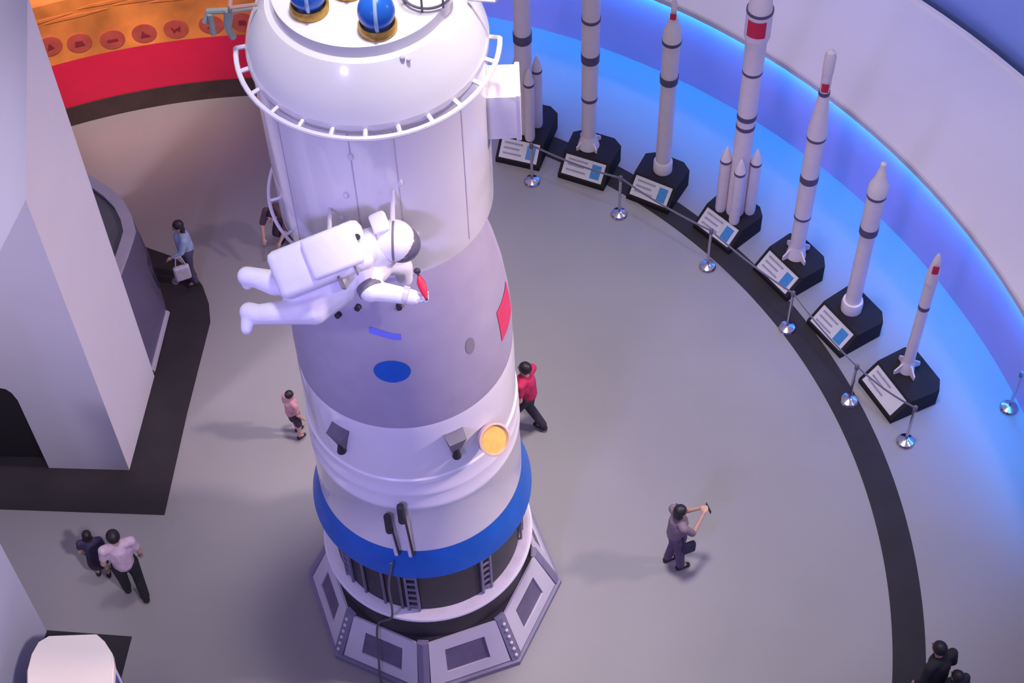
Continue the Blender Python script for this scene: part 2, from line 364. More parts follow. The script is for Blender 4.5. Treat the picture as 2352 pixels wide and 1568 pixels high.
def pod(ad, z):
    a = math.radians(ad); r = rad(PROF_SV, z)
    M = Matrix.Translation((r * math.cos(a), r * math.sin(a), z)) @ Matrix.Rotation(a, 4, 'Z')
    V = [(-.02, -.10, .17), (-.02, .10, .17), (-.02, .03, -.19), (-.02, -.03, -.19), (.11, -.085, .13), (.11, .085, .13), (.03, .025, -.16), (.03, -.025, -.16)]
    p = sp('thruster_pod', xf((V, [(0, 1, 2, 3), (4, 5, 6, 7), (0, 1, 5, 4), (1, 2, 6, 5), (2, 3, 7, 6), (3, 0, 4, 7)]), M @ Matrix.Scale(1.25, 4)), M_MIDGREY, sv, smooth=False)
    sp('pod_nozzle', xf(tube([(.05, 0, -.08), (.05, 0, -.24)], [.03, .055], 12), M), M_DARK, p)
pod(-126, 5.34); pod(-65, 5.34); pod(50, 5.34); pod(125, 5.34)
a = math.radians(-46); M = Matrix.Translation((1.37 * math.cos(a), 1.37 * math.sin(a), 5.14)) @ (CAM - Vector((.87, -.9, 5.18)) + Vector((12, -6, 0))).to_track_quat('Z', 'Y').to_matrix().to_4x4()
ds = sp('round_antenna', xf(lathe([(.06, -.08), (.19, .02), (.20, .09), (.175, .095), (.165, .06)], 40, False), M), mat('dish_rim', rgb(200, 170, 170), .4), sv)
sp('gold_face', xf(lathe([(.168, .065), (.1, .07), (0, .075)], 40, False), M), mat('dish_gold', rgb(236, 186, 96), .45, .1, .12, 12), ds)
for ad, zt in ((-104, 4.05), (-96.5, 4.32)):
    a0_ = math.radians(ad); a1_ = math.radians(ad + 1.5)
    rd = sp('umbilical_rod', tube([(1.35 * math.cos(a0_), 1.35 * math.sin(a0_), zt - .25), (1.335 * math.cos(a1_), 1.335 * math.sin(a1_), 3.10)], .028, 8), M_TUBE, sv)
    sp('rod_head', tube([(1.36 * math.cos(a0_), 1.36 * math.sin(a0_), zt), (1.35 * math.cos(a0_), 1.35 * math.sin(a0_), zt - .36)], [.045, .05], 10), M_DARK, rd)
    sp('rod_clip', tube([(1.37 * math.cos(a0_ + .03), 1.37 * math.sin(a0_ + .03), zt - .3), (1.345 * math.cos(a1_ + .03), 1.345 * math.sin(a1_ + .03), 3.12)], .014, 6), M_DARK, rd)
eng = sp('engine_section', lathe([(1.30, 2.65), (1.24, 2.55), (1.24, 1.50)], 96, False), M_DARK)
for ad in (-98, -52, -8, -144, 60, 150):
    a = math.radians(ad); M = Matrix.Rotation(a, 4, 'Z')
    ld = sp('ladder', xf(join(box(.03, .03, 1.12, (1.27, -.07, 2.07)), box(.03, .03, 1.12, (1.27, .07, 2.07))), M), M_STRIP, eng, smooth=False)
    for k in range(7): sp('rung', xf(box(.02, .13, .035, (1.27, 0, 1.62 + k * .15)), M), M_STRIP, ld, smooth=False)
for ad in (-116, -105, -130): 
    a = math.radians(ad); sp('pipe', tube([(1.26 * math.cos(a), 1.26 * math.sin(a), 2.6), (1.26 * math.cos(a), 1.26 * math.sin(a), 1.52)], .022, 8), M_MIDGREY, eng)

# octagonal base
db = empty('display_base', (0, 0, 0)); tag(db, 'octagonal base of sloping white panels under the upright spacecraft', 'display base')
OCT0 = math.radians(-94.5)
def octp(R, z, k): a = OCT0 + k * PI / 4; return Vector((R * math.cos(a), R * math.sin(a), z))
obj('foot_skirt', prism([octp(1.80, 0, k).to_2d() for k in range(8)], 0, .10), M_STRIP, db, smooth=False)
obj('inner_drum', lathe([(1.32, .10), (1.32, 1.38), (1.2, 1.40)], 64, False), M_DARK, db)
pr = obj('platform_ring', lathe([(1.20, 1.42), (1.20, 1.50), (1.36, 1.50), (1.375, 1.49), (1.375, 1.40), (1.36, 1.38), (1.20, 1.38), (1.20, 1.42)], 96, False), mat('ring_white', rgb(220, 214, 222), .4), db)
obj('ring_rim', tube(circle(1.375, 1.46, 96), .035, 10, True), M_TUBE, pr)
ZB, ZT, RB, RT = .10, .88, 1.74, 1.44
for k in range(8):
    A_, B_ = octp(RB, ZB, k), octp(RB, ZB, k + 1); C_, D_ = octp(RT, ZT, k + 1), octp(RT, ZT, k)
    nrm = (B_ - A_).cross(D_ - A_).normalized()
    if nrm.dot(A_) < 0: nrm = -nrm
    def pp(u, v, off): return (A_ * (1 - u) + B_ * u) * (1 - v) + (D_ * (1 - u) + C_ * u) * v + nrm * off
    def slab(u0, u1, v0, v1, o0, o1):
        V = [pp(u, v, o) for o in (o0, o1) for u, v in ((u0, v0), (u1, v0), (u1, v1), (u0, v1))]
        return V, [(0, 1, 2, 3), (4, 5, 6, 7), (0, 1, 5, 4), (1, 2, 6, 5), (2, 3, 7, 6), (3, 0, 4, 7)]
    fr = join(slab(.07, .93, .03, .24, -.06, .02), slab(.07, .93, .74, .98, -.06, .02), slab(.07, .26, .24, .74, -.06, .02), slab(.74, .93, .24, .74, -.06, .02))
    po = obj('sloping_panel', fr, M_PANEL, db, smooth=False)
    obj('inset_plate', slab(.26, .74, .24, .74, -.06, -.005), M_INSET, po, smooth=False)
    V = [pp(0, 0, .0), pp(.06, 0, .012), pp(.06, .99, .012), pp(0, .99, 0)]
    A2_, D2_ = octp(RB, ZB, k), octp(RT, ZT, k)
    nr = Vector((A2_.x, A2_.y, 0)).normalized() * .02
    tv = Vector((-nr.y, nr.x, 0)).normalized() * .075
    cs = obj('corner_strip', ([A2_ - tv, A2_ + nr, A2_ + tv, D2_ + tv, D2_ + nr, D2_ - tv, A2_ - tv - nr * 3, A2_ + tv - nr * 3, D2_ + tv - nr * 3, D2_ - tv - nr * 3],
             [(0, 1, 4, 5), (1, 2, 3, 4), (0, 6, 9, 5), (2, 7, 8, 3), (0, 1, 2, 7, 6), (5, 4, 3, 8, 9), (6, 7, 8, 9)]), M_STRIP, db, smooth=False)
    if k % 8 in (1, 7, 3, 5):
        for j in range(6):
            c = A2_.lerp(D2_, .12 + j * .15) + nr * 1.1
            obj('stud', ball(c, (.028, .028, .028), 8, 6), M_PANEL, cs)
obj('under_deck', prism([octp(1.46, 0, k).to_2d() for k in range(8)], .80, .86), M_DARK, db, smooth=False)
# loose cable from the service module down to the floor
cb = [W3(884, 1318, 2.62) + Vector((0, -.06, 0)), Vector((-.42, -1.46, 2.2)), Vector((-.44, -1.48, 1.6))]
q1 = W3(871, 1432, .9); q2 = W3(872, 1510, .35); q3 = W3(879, 1575, .03); q4 = W3(930, 1640, .03)
cpts = [Vector((-.36, -1.40, 3.05)), Vector((-.43, -1.46, 2.55)), Vector((-.45, -1.46, 1.75)), Vector((q1.x, q1.y - .12, 1.1)), Vector((q2.x, q2.y - .1, .45)), q3, q4]
def spline(P, n=8):
    out = []
    for i in range(len(P) - 1):
        a, b, c, d = P[max(0, i - 1)], P[i], P[i + 1], P[min(len(P) - 1, i + 2)]
        for k in range(n):
            t = k / n; out.append(.5 * ((2 * b) + (c - a) * t + (2 * a - 5 * b + 4 * c - d) * t * t + (3 * b - a - 3 * c + d) * t ** 3))
    return out + [P[-1]]
o = obj('power_cable', tube(spline(cpts), .016, 8), M_CABLE)
tag(o, 'thin grey cable hanging from the spacecraft over its base to the floor', 'cable')

# ------------------------------------------------------------------ white towers, plinths and consoles on the left
pl = [(-4.9, 6.42), (-4.65, 6.27), (-4.21, 6.06), (-3.92, 5.78), (-3.70, 5.45), (-3.57, 5.08), (-3.52, 4.71), (-3.75, 2.99), (-3.94, 1.22), (-8.5, 1.60), (-8.5, 7.2), (-5.5, 6.7)]
struct('trim_3', prism(pl, .001, .012), M_BLACK, False)
C, E, D = Vector((-4.53, 2.01, 0)), Vector((-4.31, 3.70, 0)), Vector((-5.70, 2.10, 0))
tw = empty('white_tower', (C.x, C.y, .012)); tag(tw, 'tall white angular tower standing on the wide black floor patch', 'tower')
n1 = Vector((-1.17, .09, 0)).normalized(); n2 = Vector((.22, 1.69, 0)).normalized()
def T(a, b, z): q = n1 * a + n2 * b; return (q.x, q.y, z)
def roof(a, b): return 6.14 - 1.71 * a + 1.0 * b
fp = [(0, 0), (0, 1.705), (2.30, 1.705), (2.30, .25), (1.20, .25), (1.20, 0)]
n = len(fp)
obj('shaft', ([T(a, b, 0) for a, b in fp] + [T(a, b, roof(a, b)) for a, b in fp], [tuple(range(n)), tuple(range(n, 2 * n))] + [(i, (i + 1) % n, n + (i + 1) % n, n + i) for i in range(n)]), M_TOWER, tw, smooth=False)
fq = [(0, 1.706), (.95, 3.2), (2.30, 3.2), (2.30, 1.706)]
obj('upper_block', ([T(a, b, 3.0) for a, b in fq] + [T(a, b, max(3.05, roof(a, b))) for a, b in fq], [(0, 1, 2, 3), (4, 5, 6, 7), (0, 1, 5, 4), (1, 2, 6, 5), (2, 3, 7, 6), (3, 0, 4, 7)]), M_TOWER, tw, smooth=False)
poly = [(1.201, 0), (1.201, roof(1.2, 0)), (2.30, roof(2.3, 0)), (2.30, 2.10), (1.42, 2.10), (1.32, 2.07), (1.26, 1.98), (1.22, 1.8), (1.21, 0)]
n = len(poly)
obj('door_surround', ([T(a, 0, z) for a, z in poly] + [T(a, .249, z + (.249 if z > 2.1 else 0)) for a, z in poly], [tuple(range(n)), tuple(range(n, 2 * n))] + [(i, (i + 1) % n, n + (i + 1) % n, n + i) for i in range(n)]), M_TOWER, tw, smooth=False)
obj('dark_doorway', ([T(1.205, .18, 0), T(2.3, .18, 0), T(2.3, .18, 2.12), T(1.205, .18, 2.12), T(1.205, .245, 0), T(2.3, .245, 0), T(2.3, .245, 2.12), T(1.205, .245, 2.12)], [(0, 1, 2, 3), (4, 5, 6, 7), (0, 1, 5, 4), (1, 2, 6, 5), (2, 3, 7, 6), (3, 0, 4, 7)]), mat('doorway_black', rgb(36, 32, 36), .7), tw, smooth=False)
# curved console behind the tower
top = [W3(*q, 1.5) for q in ((196, 402), (225, 418), (255, 438), (285, 466), (304, 500), (312, 530), (306, 552), (296, 582), (272, 648), (262, 690))]
foot = [W3(*q, .02) for q in ((240, 520), (268, 528), (300, 540), (325, 556), (342, 582), (362, 640), (378, 695), (386, 730), (366, 800), (348, 862))]
foot = [Vector((t.x + (f.x - t.x) * 1.0, t.y + (f.y - t.y) * 1.0, .012)) for t, f in zip(top, foot)]
back = [Vector((-6.6, 6.3, 0)), Vector((-6.2, 3.9, 0))]
cs = empty('console', (-5.0, 5.2, .012)); tag(cs, 'curved dark console with pale rim half hidden behind the white tower', 'console')
O = Vector((-5.0, 5.2, .012))
def loc(v): return Vector(v) - O
ctr = Vector((-5.35, 5.1, 0))
inn = [Vector((ctr.x + (t.x - ctr.x) * .80, ctr.y + (t.y - ctr.y) * .86, 1.5)) for t in top]
n = len(top)
V = [loc((f.x, f.y, .012)) for f in foot] + [loc((t.x, t.y, 1.48)) for t in top] + [loc((-6.0, 6.2, .012)), loc((-6.0, 4.4, .012)), loc((-6.0, 6.2, 1.48)), loc((-6.0, 4.4, 1.48))]
Fc = [(i, i + 1, n + i + 1, n + i) for i in range(n - 1)] + [(n - 1, 2 * n + 1, 2 * n + 3, 2 * n - 1), (0, n, 2 * n + 2, 2 * n), (2 * n, 2 * n + 2, 2 * n + 3, 2 * n + 1), tuple(range(n, 2 * n)) + (2 * n + 3, 2 * n + 2), tuple(range(n)) + (2 * n + 1, 2 * n)]
obj('body', (V, Fc), M_KSIDE, cs)
V = [loc((t.x, t.y, 1.46)) for t in top] + [loc((t.x, t.y, 1.56)) for t in top] + [loc((t.x, t.y, 1.56)) for t in inn] + [loc((t.x, t.y, 1.46)) for t in inn]
Fc = [(j * n + i, j * n + i + 1, ((j + 1) % 4) * n + i + 1, ((j + 1) % 4) * n + i) for j in range(4) for i in range(n - 1)] + [(0, n, 2 * n, 3 * n), (n - 1, 2 * n - 1, 3 * n - 1, 4 * n - 1)]
obj('rim', (V, Fc), M_KRIM, cs)
V = [loc((t.x, t.y, 1.50)) for t in inn] + [loc((-6.0, 4.4, 1.50)), loc((-6.0, 6.2, 1.50))]
obj('glass_top', (V + [v - Vector((0, 0, .012)) for v in V], [tuple(range(n + 2)), tuple(range(n + 2, 2 * n + 4))] + [(i, (i + 1) % (n + 2), n + 2 + (i + 1) % (n + 2), n + 2 + i) for i in range(n + 2)]), M_GLASS, cs, smooth=False)
fa, fb = W3(384, 722, .012), W3(350, 858, .012)
obj('foot_rail', tube([loc((fa.x, fa.y, .07)), loc((fb.x, fb.y, .07))], .055, 8), M_KRIM, cs)
o = obj('floor_lamp_disc', shift(lathe([(.07, 0), (.07, .02), (.045, .035), (0, .035)], 24, False), (*W3(404, 648).to_2d(), .012)), M_MIDGREY)
tag(o, 'small grey round floor light set in the black floor patch', 'floor light')

# lower left: second tower, plinth and rounded kiosk
q = [W3(*a) for a in ((60, 1444), (303, 1462), (281, 1548), (250, 1680), (-150, 1680), (-150, 1440))]
struct('trim_4', prism([(v.x, v.y) for v in q], .001, .012), M_BLACK, False)
c2 = W3(108, 1450); e2 = W3(52, 1600)
d2 = (e2 - c2).normalized() * 1.6; s2 = Vector((-d2.y, d2.x, 0)).normalized()
if s2.x > 0: s2 = -s2
tq = empty('corner_tower', (c2.x, c2.y, .012)); tag(tq, 'pale wall-like tower beside the white kiosk with blue side', 'tower')
poly = [(0, 0), (d2.x, d2.y), (d2.x + s2.x * 1.5, d2.y + s2.y * 1.5), (s2.x * 1.5, s2.y * 1.5)]
obj('shaft', prism(poly, 0, 5.5), M_TOWER, tq, smooth=False)
obj('cap', prism([(x * 1.02, y * 1.02) for x, y in poly], 5.5, 5.6), M_TOWER, tq, smooth=False)
ZK = 1.35
kt = [W3(*a, ZK) for a in ((62, 1540), (72, 1502), (88, 1474), (112, 1460), (222, 1456), (240, 1472), (258, 1500), (262, 1525), (258, 1600), (150, 1640), (62, 1620))]
kc = sum(kt, Vector()) / len(kt)
kk = empty('rounded_kiosk', (kc.x, kc.y, .012)); tag(kk, 'white rounded kiosk with a blue printed side on a black patch', 'kiosk')
kp = [(v.x - kc.x, v.y - kc.y) for v in kt]
obj('cabinet', prism([(x * .94, y * .94) for x, y in kp], 0, ZK - .14), M_KBLUE, kk, smooth=False)
obj('top_cover', join(prism([(x, y) for x, y in kp], ZK - .14, ZK - .02), prism([(x * .97, y * .97) for x, y in kp], ZK - .02, ZK + .01)), M_LEDGE, kk, smooth=False)
i0, i1 = Vector(kp[6]) , Vector(kp[8])
obj('light_band', tube([(kp[7][0] * .96 , kp[7][1] * .96, .1), (kp[7][0] * .96, kp[7][1] * .96, ZK - .15)], .02, 8), mat('band_white', rgb(225, 228, 245), .4), kk)

# ------------------------------------------------------------------ rockets on pedestals
def rocket_parts(root, x, y, z0, segs, seg=28):
    # segs: (part name, material, [(pixel row, pixel width), ...]) measured along the vertical at x, y
    out = []
    for nm, m, pts in segs:
        prof = []
        for py, w in pts:
            z = py if isinstance(py, float) else hgt(x, y, py)
            k = P2((x, y, z))[2]
            prof.append((max(.0, w * k / F_PX / 2), z - z0))
        out.append(obj(nm, lathe(prof, seg), m, root))
    return out
def flagpatch(root, r, z0, z1, ad0, ad1):
    V, Fc = [], []
    for z in (z0, z1):
        for i in range(9):
            a = math.radians(ad0 + (ad1 - ad0) * i / 8); V.append((r * math.cos(a), r * math.sin(a), z))
    obj('flag_mark', (V, [(i, i + 1, 10 + i, 9 + i) for i in range(8)]), M_RED, root)
Z0 = .37
def newrocket(px, py, label):
    b = W3(px, py, Z0); r = empty('rocket_model', (b.x, b.y, Z0)); tag(r, label, 'rocket', 'model rockets along the curved wall'); return r, b.x, b.y
def boosters(root, r_ring, angs, rb, h, cone):
    for ad in angs:
        a = math.radians(ad); cx, cy = r_ring * math.cos(a), r_ring * math.sin(a)
        b = obj('booster', shift(lathe([(rb * .9, 0), (rb, .05), (rb, h)], 20), (cx, cy, 0)), M_ROCKET, root)
        obj('booster_ring', shift(lathe([(rb * 1.03, h - .03), (rb * 1.03, h + .02)], 20), (cx, cy, 0)), M_RBAND, b)
        obj('booster_nose', shift(lathe([(rb, h + .02), (rb * .62, h + cone * .6), (rb * .12, h + cone), (0, h + cone + .01)], 20), (cx, cy, 0)), M_ROCKET, b)
def fins(root, r, h, w, angs):
    for ad in angs:
        a = math.radians(ad); M = Matrix.Rotation(a, 4, 'Z')
        V = [(r * .8, -.012, 0), (r + w, -.012, 0), (r + w, -.012, h * .35), (r * .8, -.012, h), (r * .8, .012, 0), (r + w, .012, 0), (r + w, .012, h * .35), (r * .8, .012, h)]
        obj('fin', xf((V, [(0, 1, 2, 3), (4, 5, 6, 7), (0, 1, 5, 4), (1, 2, 6, 5), (2, 3, 7, 6), (3, 0, 4, 7)]), M), M_ROCKET, root, smooth=False)
B, R = M_RBAND, M_ROCKET
r7, x, y = newrocket(2082, 848, 'shortest slim ivory rocket with one dark band, red mark and small fins')
rocket_parts(r7, x, y, Z0, [('engine_skirt', R, [(Z0, 36), (832, 30), (826, 26)]), ('core_stage', R, [(826, 26), (707, 25)]), ('interstage_band', B, [(707, 27), (699, 27)]), ('upper_stage', R, [(699, 27), (645, 28)]), ('fairing', R, [(645, 31), (632, 30), (615, 25), (597, 18), (585, 8), (581, 0)])])
fins(r7, .09, .22, .13, (20, 110, 200, 290)); flagpatch(r7, .103, 2.43, 2.60, -128, -76)
r6, x, y = newrocket(1955, 708, 'ivory rocket with bulbous white nose, dark band and round collar foot')
rocket_parts(r6, x, y, Z0, [('foot_collar', R, [(Z0, 48), (694, 50), (688, 46)]), ('core_stage', R, [(688, 36), (532, 36)]), ('interstage_band', B, [(532, 44), (518, 44)]), ('upper_stage', R, [(518, 42), (449, 44)]), ('collar_ring', B, [(449, 46), (443, 47)]), ('fairing', M_LEDGE, [(443, 47), (426, 46), (415, 34), (405, 25), (392, 19), (389, 15), (376, 14), (371, 0)])])
flagpatch(r6, .093, 2.88, 3.0, -140, -70)
r5, x, y = newrocket(1828, 584, 'tall ivory rocket with pale rounded nose tip, long tapered cone and flared fins')
rocket_parts(r5, x, y, Z0, [('engine_skirt', R, [(Z0, 46), (568, 38), (560, 34)]), ('core_stage', R, [(560, 34), (496, 36)]), ('stage_ring', B, [(496, 40), (491, 40)]), ('middle_stage', R, [(491, 40), (413, 42)]), ('interstage_band', B, [(413, 43), (399, 43)]), ('upper_stage', R, [(399, 42), (315, 42)]), ('shoulder_ring', B, [(315, 46), (309, 47)]), ('adapter_cone', R, [(309, 47), (290, 44), (215, 25)]), ('neck_ring', B, [(215, 27), (208, 27)]), ('neck', R, [(208, 24), (165, 25)]), ('fairing', M_LEDGE, [(165, 27), (130, 28), (119, 20), (113, 0)])])
fins(r5, .11, .24, .14, (25, 115, 205, 295)); flagpatch(r5, .090, 3.72, 3.88, -140, -70)
r4, x, y = newrocket(1688, 483, 'tallest ivory rocket with four strap-on boosters and a large red flag')
rocket_parts(r4, x, y, Z0, [('core_stage', R, [(Z0, 42), (290, 44)]), ('interstage_band', B, [(290, 45), (282, 45)]), ('grid_band', R, [(282, 44), (268, 44)]), ('lattice_ring', B, [(268, 46), (258, 46)]), ('second_stage', R, [(258, 45), (164, 46)]), ('stage_ring', B, [(164, 48), (158, 48)]), ('upper_stage', R, [(158, 48), (95, 50), (80, 60)]), ('fairing', R, [(80, 61), (24, 62)]), ('fairing_ring', B, [(24, 64), (19, 64)]), ('fairing_tip', M_LEDGE, [(19, 58), (-20, 46), (-45, 22), (-60, 14), (-110, 12), (-118, 0)])])
boosters(r4, .235, (-100, -10, 80, 170), .088, 1.18, .30); flagpatch(r4, .200, 3.98, 4.28, -150, -66)
r3, x, y = newrocket(1522, 388, 'ivory rocket with needle escape tower, small red mark and plain collar foot')
rocket_parts(r3, x, y, Z0, [('foot_collar', R, [(Z0, 44), (370, 44), (366, 38)]), ('core_stage', R, [(366, 36), (187, 37)]), ('interstage_band', B, [(187, 42), (172, 44)]), ('second_stage', R, [(172, 40), (96, 41)]), ('shoulder_ring', B, [(96, 46), (89, 46)]), ('fairing', M_LEDGE, [(89, 45), (70, 42), (56, 28), (40, 20)]), ('escape_tower', R, [(40, 15), (4, 13), (-4, 0)])])
flagpatch(r3, .085, 3.40, 3.52, -135, -70)
r2, x, y = newrocket(1352, 332, 'plain ivory rocket with thin rings and flared foot beside the boostered one')
rocket_parts(r2, x, y, Z0, [('engine_skirt', R, [(Z0, 50), (318, 40), (308, 33)]), ('core_stage', R, [(308, 33), (226, 35)]), ('stage_ring', B, [(226, 38), (219, 38)]), ('middle_stage', R, [(219, 38), (138, 39)]), ('interstage_band', B, [(138, 43), (120, 44)]), ('second_stage', R, [(120, 42), (45, 42)]), ('upper_ring', B, [(45, 45), (39, 45)]), ('upper_stage', R, [(39, 42), (4.35, 43)]), ('fairing', R, [(4.35, 48), (4.75, 46), (5.0, 22), (5.08, 0)])])
fins(r2, .11, .2, .13, (30, 120, 210, 300))
r1, x, y = newrocket(1205, 296, 'ivory rocket with cone-tipped boosters partly hidden by the spacecraft side box')
rocket_parts(r1, x, y, Z0, [('core_stage', R, [(Z0, 40), (92, 41)]), ('interstage_band', B, [(92, 44), (74, 44)]), ('second_stage', R, [(74, 40), (4.6, 42)]), ('fairing', R, [(4.6, 50), (5.1, 48), (5.4, 22), (5.5, 0)])])
boosters(r1, .235, (-70, 20, 110, 200), .088, 1.30, .32)

sgm = {}
def pedestal(FLp, FRp, label, depth=.86, blue=True):
    a, b = W3(*FLp, .06), W3(*FRp, .06); a.z = b.z = 0
    w = (b - a).length; ex = (b - a) / w; rz = math.atan2(ex.y, ex.x)
    p = empty('pedestal', (a.x, a.y, 0), rz); tag(p, label, 'pedestal', 'pedestals along the curved black stripe')
    d, H = depth, Z0; ch = .10
    base = [(0, 0), (w, 0), (w + .02, d - ch * 1.4), (w - ch, d), (ch, d), (-.02, d - ch * 1.4)]
    prof0 = .10; sl = .30
    # block with a sloping front
    V = [(0, 0, 0), (w, 0, 0), (w + .02, d - .12, 0), (w - .14, d, 0), (.14, d, 0), (-.02, d - .12, 0),
         (0, 0, prof0), (w, 0, prof0), (w, sl, H), (w + .02, d - .12, H), (w - .14, d, H), (.14, d, H), (-.02, d - .12, H), (0, sl, H)]
    Fc = [(0, 1, 2, 3, 4, 5), (0, 1, 7, 6), (6, 7, 8, 13), (8, 9, 10, 11, 12, 13), (1, 2, 9, 8, 7), (2, 3, 10, 9), (3, 4, 11, 10), (4, 5, 12, 11), (5, 0, 6, 13, 12)]
    obj('block', (V, Fc), M_PED, p, smooth=False)
    sn = Vector((0, -(H - prof0), sl)).normalized()
    def sv_(u, v, o): return Vector((u * w, v * sl, prof0 + v * (H - prof0))) + sn * o
    def sslab(u0, u1, v0, v1, o0, o1):
        V = [sv_(u, v, o) for o in (o0, o1) for u, v in ((u0, v0), (u1, v0), (u1, v1), (u0, v1))]
        return V, [(0, 1, 2, 3), (4, 5, 6, 7), (0, 1, 5, 4), (1, 2, 6, 5), (2, 3, 7, 6), (3, 0, 4, 7)]
    s = obj('sign_board', sslab(.07, .93, .08, .90, -.01, .02), M_SIGN, p, smooth=False)
    if blue: obj('blue_print', sslab(.66, .86, .2, .78, .015, .0225), M_SIGNB, s, smooth=False)
    for k in range(3): obj('grey_print', sslab(.14, .56 - .06 * (k % 2), .26 + k * .22, .34 + k * .22, .015, .022), M_SIGNG, s, smooth=False)
pedestal((1972, 872), (2046, 968), 'black pedestal with plain sign under the shortest finned rocket', .92, False)
pedestal((1853, 738), (1930, 818), 'black pedestal with blue-printed sign under the bulbous-nosed rocket', .90)
pedestal((1730, 614), (1806, 688), 'black pedestal with sign under the tall rocket with pale rounded tip')
pedestal((1592, 518), (1674, 580), 'black pedestal with sign under the rocket with four boosters and red flag')
pedestal((1438, 450), (1534, 488), 'black pedestal with sign under the rocket with the needle tower')
pedestal((1281, 402), (1386, 434), 'black pedestal with blue-printed sign under the plain ringed rocket')
pedestal((1138, 366), (1238, 388), 'black pedestal under the boostered rocket half hidden by the spacecraft', 1.15)

# ------------------------------------------------------------------ barrier posts
ST = [(1222, 415), (1422, 490), (1625, 610), (1808, 752), (1950, 918), (2080, 1012), (2318, 935)]
pts = []
RN = ['half-hidden boostered rocket', 'plain ringed rocket', 'needle-tower rocket', 'red-flag booster rocket', 'tall pale-tipped rocket', 'bulbous-nosed rocket', 'shortest rocket']
PL = ['in front of the ' + RN[0]] + ['between the %s and the %s' % (RN[k], RN[k + 1]) for k in range(1, 5)] + ['past the outer corner of the shortest rocket pedestal', 'standing alone by the glowing blue wall foot']
BL = ['in front of the ' + RN[k + 1] for k in range(5)]
BL[4] = 'in front of the shortest rocket'; BL[3] = 'in front of the bulbous-nosed rocket'
def stanchion(x, y, label):
    s = empty('barrier_post', (x, y, 0)); tag(s, label, 'barrier post', 'chrome barrier posts in front of the rockets')
    obj('base', lathe([(.135, 0), (.138, .02), (.12, .05), (.06, .075), (.03, .085)], 32), M_CHROME, s)
    obj('post', lathe([(.024, .07), (.024, .86)], 16), M_CHROME, s)
    obj('head', lathe([(.03, .84), (.034, .86), (.034, .93), (.02, .95)], 16), M_MIDGREY, s)
for i, (px, py) in enumerate(ST):
    q = W3(px, py, .03); pts.append(q)
    stanchion(q.x, q.y, 'chrome barrier post ' + PL[i])
def belt(a, b, lab):
    V, n = [], 10; t = Vector((b.x - a.x, b.y - a.y, 0)).normalized()
    aa = Vector((a.x, a.y, .9)) + t * .036; bb = Vector((b.x, b.y, .9)) - t * .036; s = Vector((-t.y, t.x, 0)) * .003
    for i in range(n + 1):
        u = i / n; c = aa.lerp(bb, u); c.z -= .06 * 4 * u * (1 - u)
        for dz, e in ((-.022, -1), (.022, -1), (.022, 1), (-.022, 1)): V.append(c + Vector((0, 0, dz)) + s * e)
    Fc = [(i * 4 + j, i * 4 + 4 + j, i * 4 + 4 + (j + 1) % 4, i * 4 + (j + 1) % 4) for i in range(n) for j in range(4)] + [(0, 1, 2, 3), (n * 4, n * 4 + 1, n * 4 + 2, n * 4 + 3)]
    o = obj('barrier_belt', (V, Fc), M_BELT, None, smooth=False)
    tag(o, 'grey barrier belt strung ' + lab, 'belt', 'barrier belts before the rockets')
for i in range(5): belt(pts[i], pts[i + 1], BL[i])

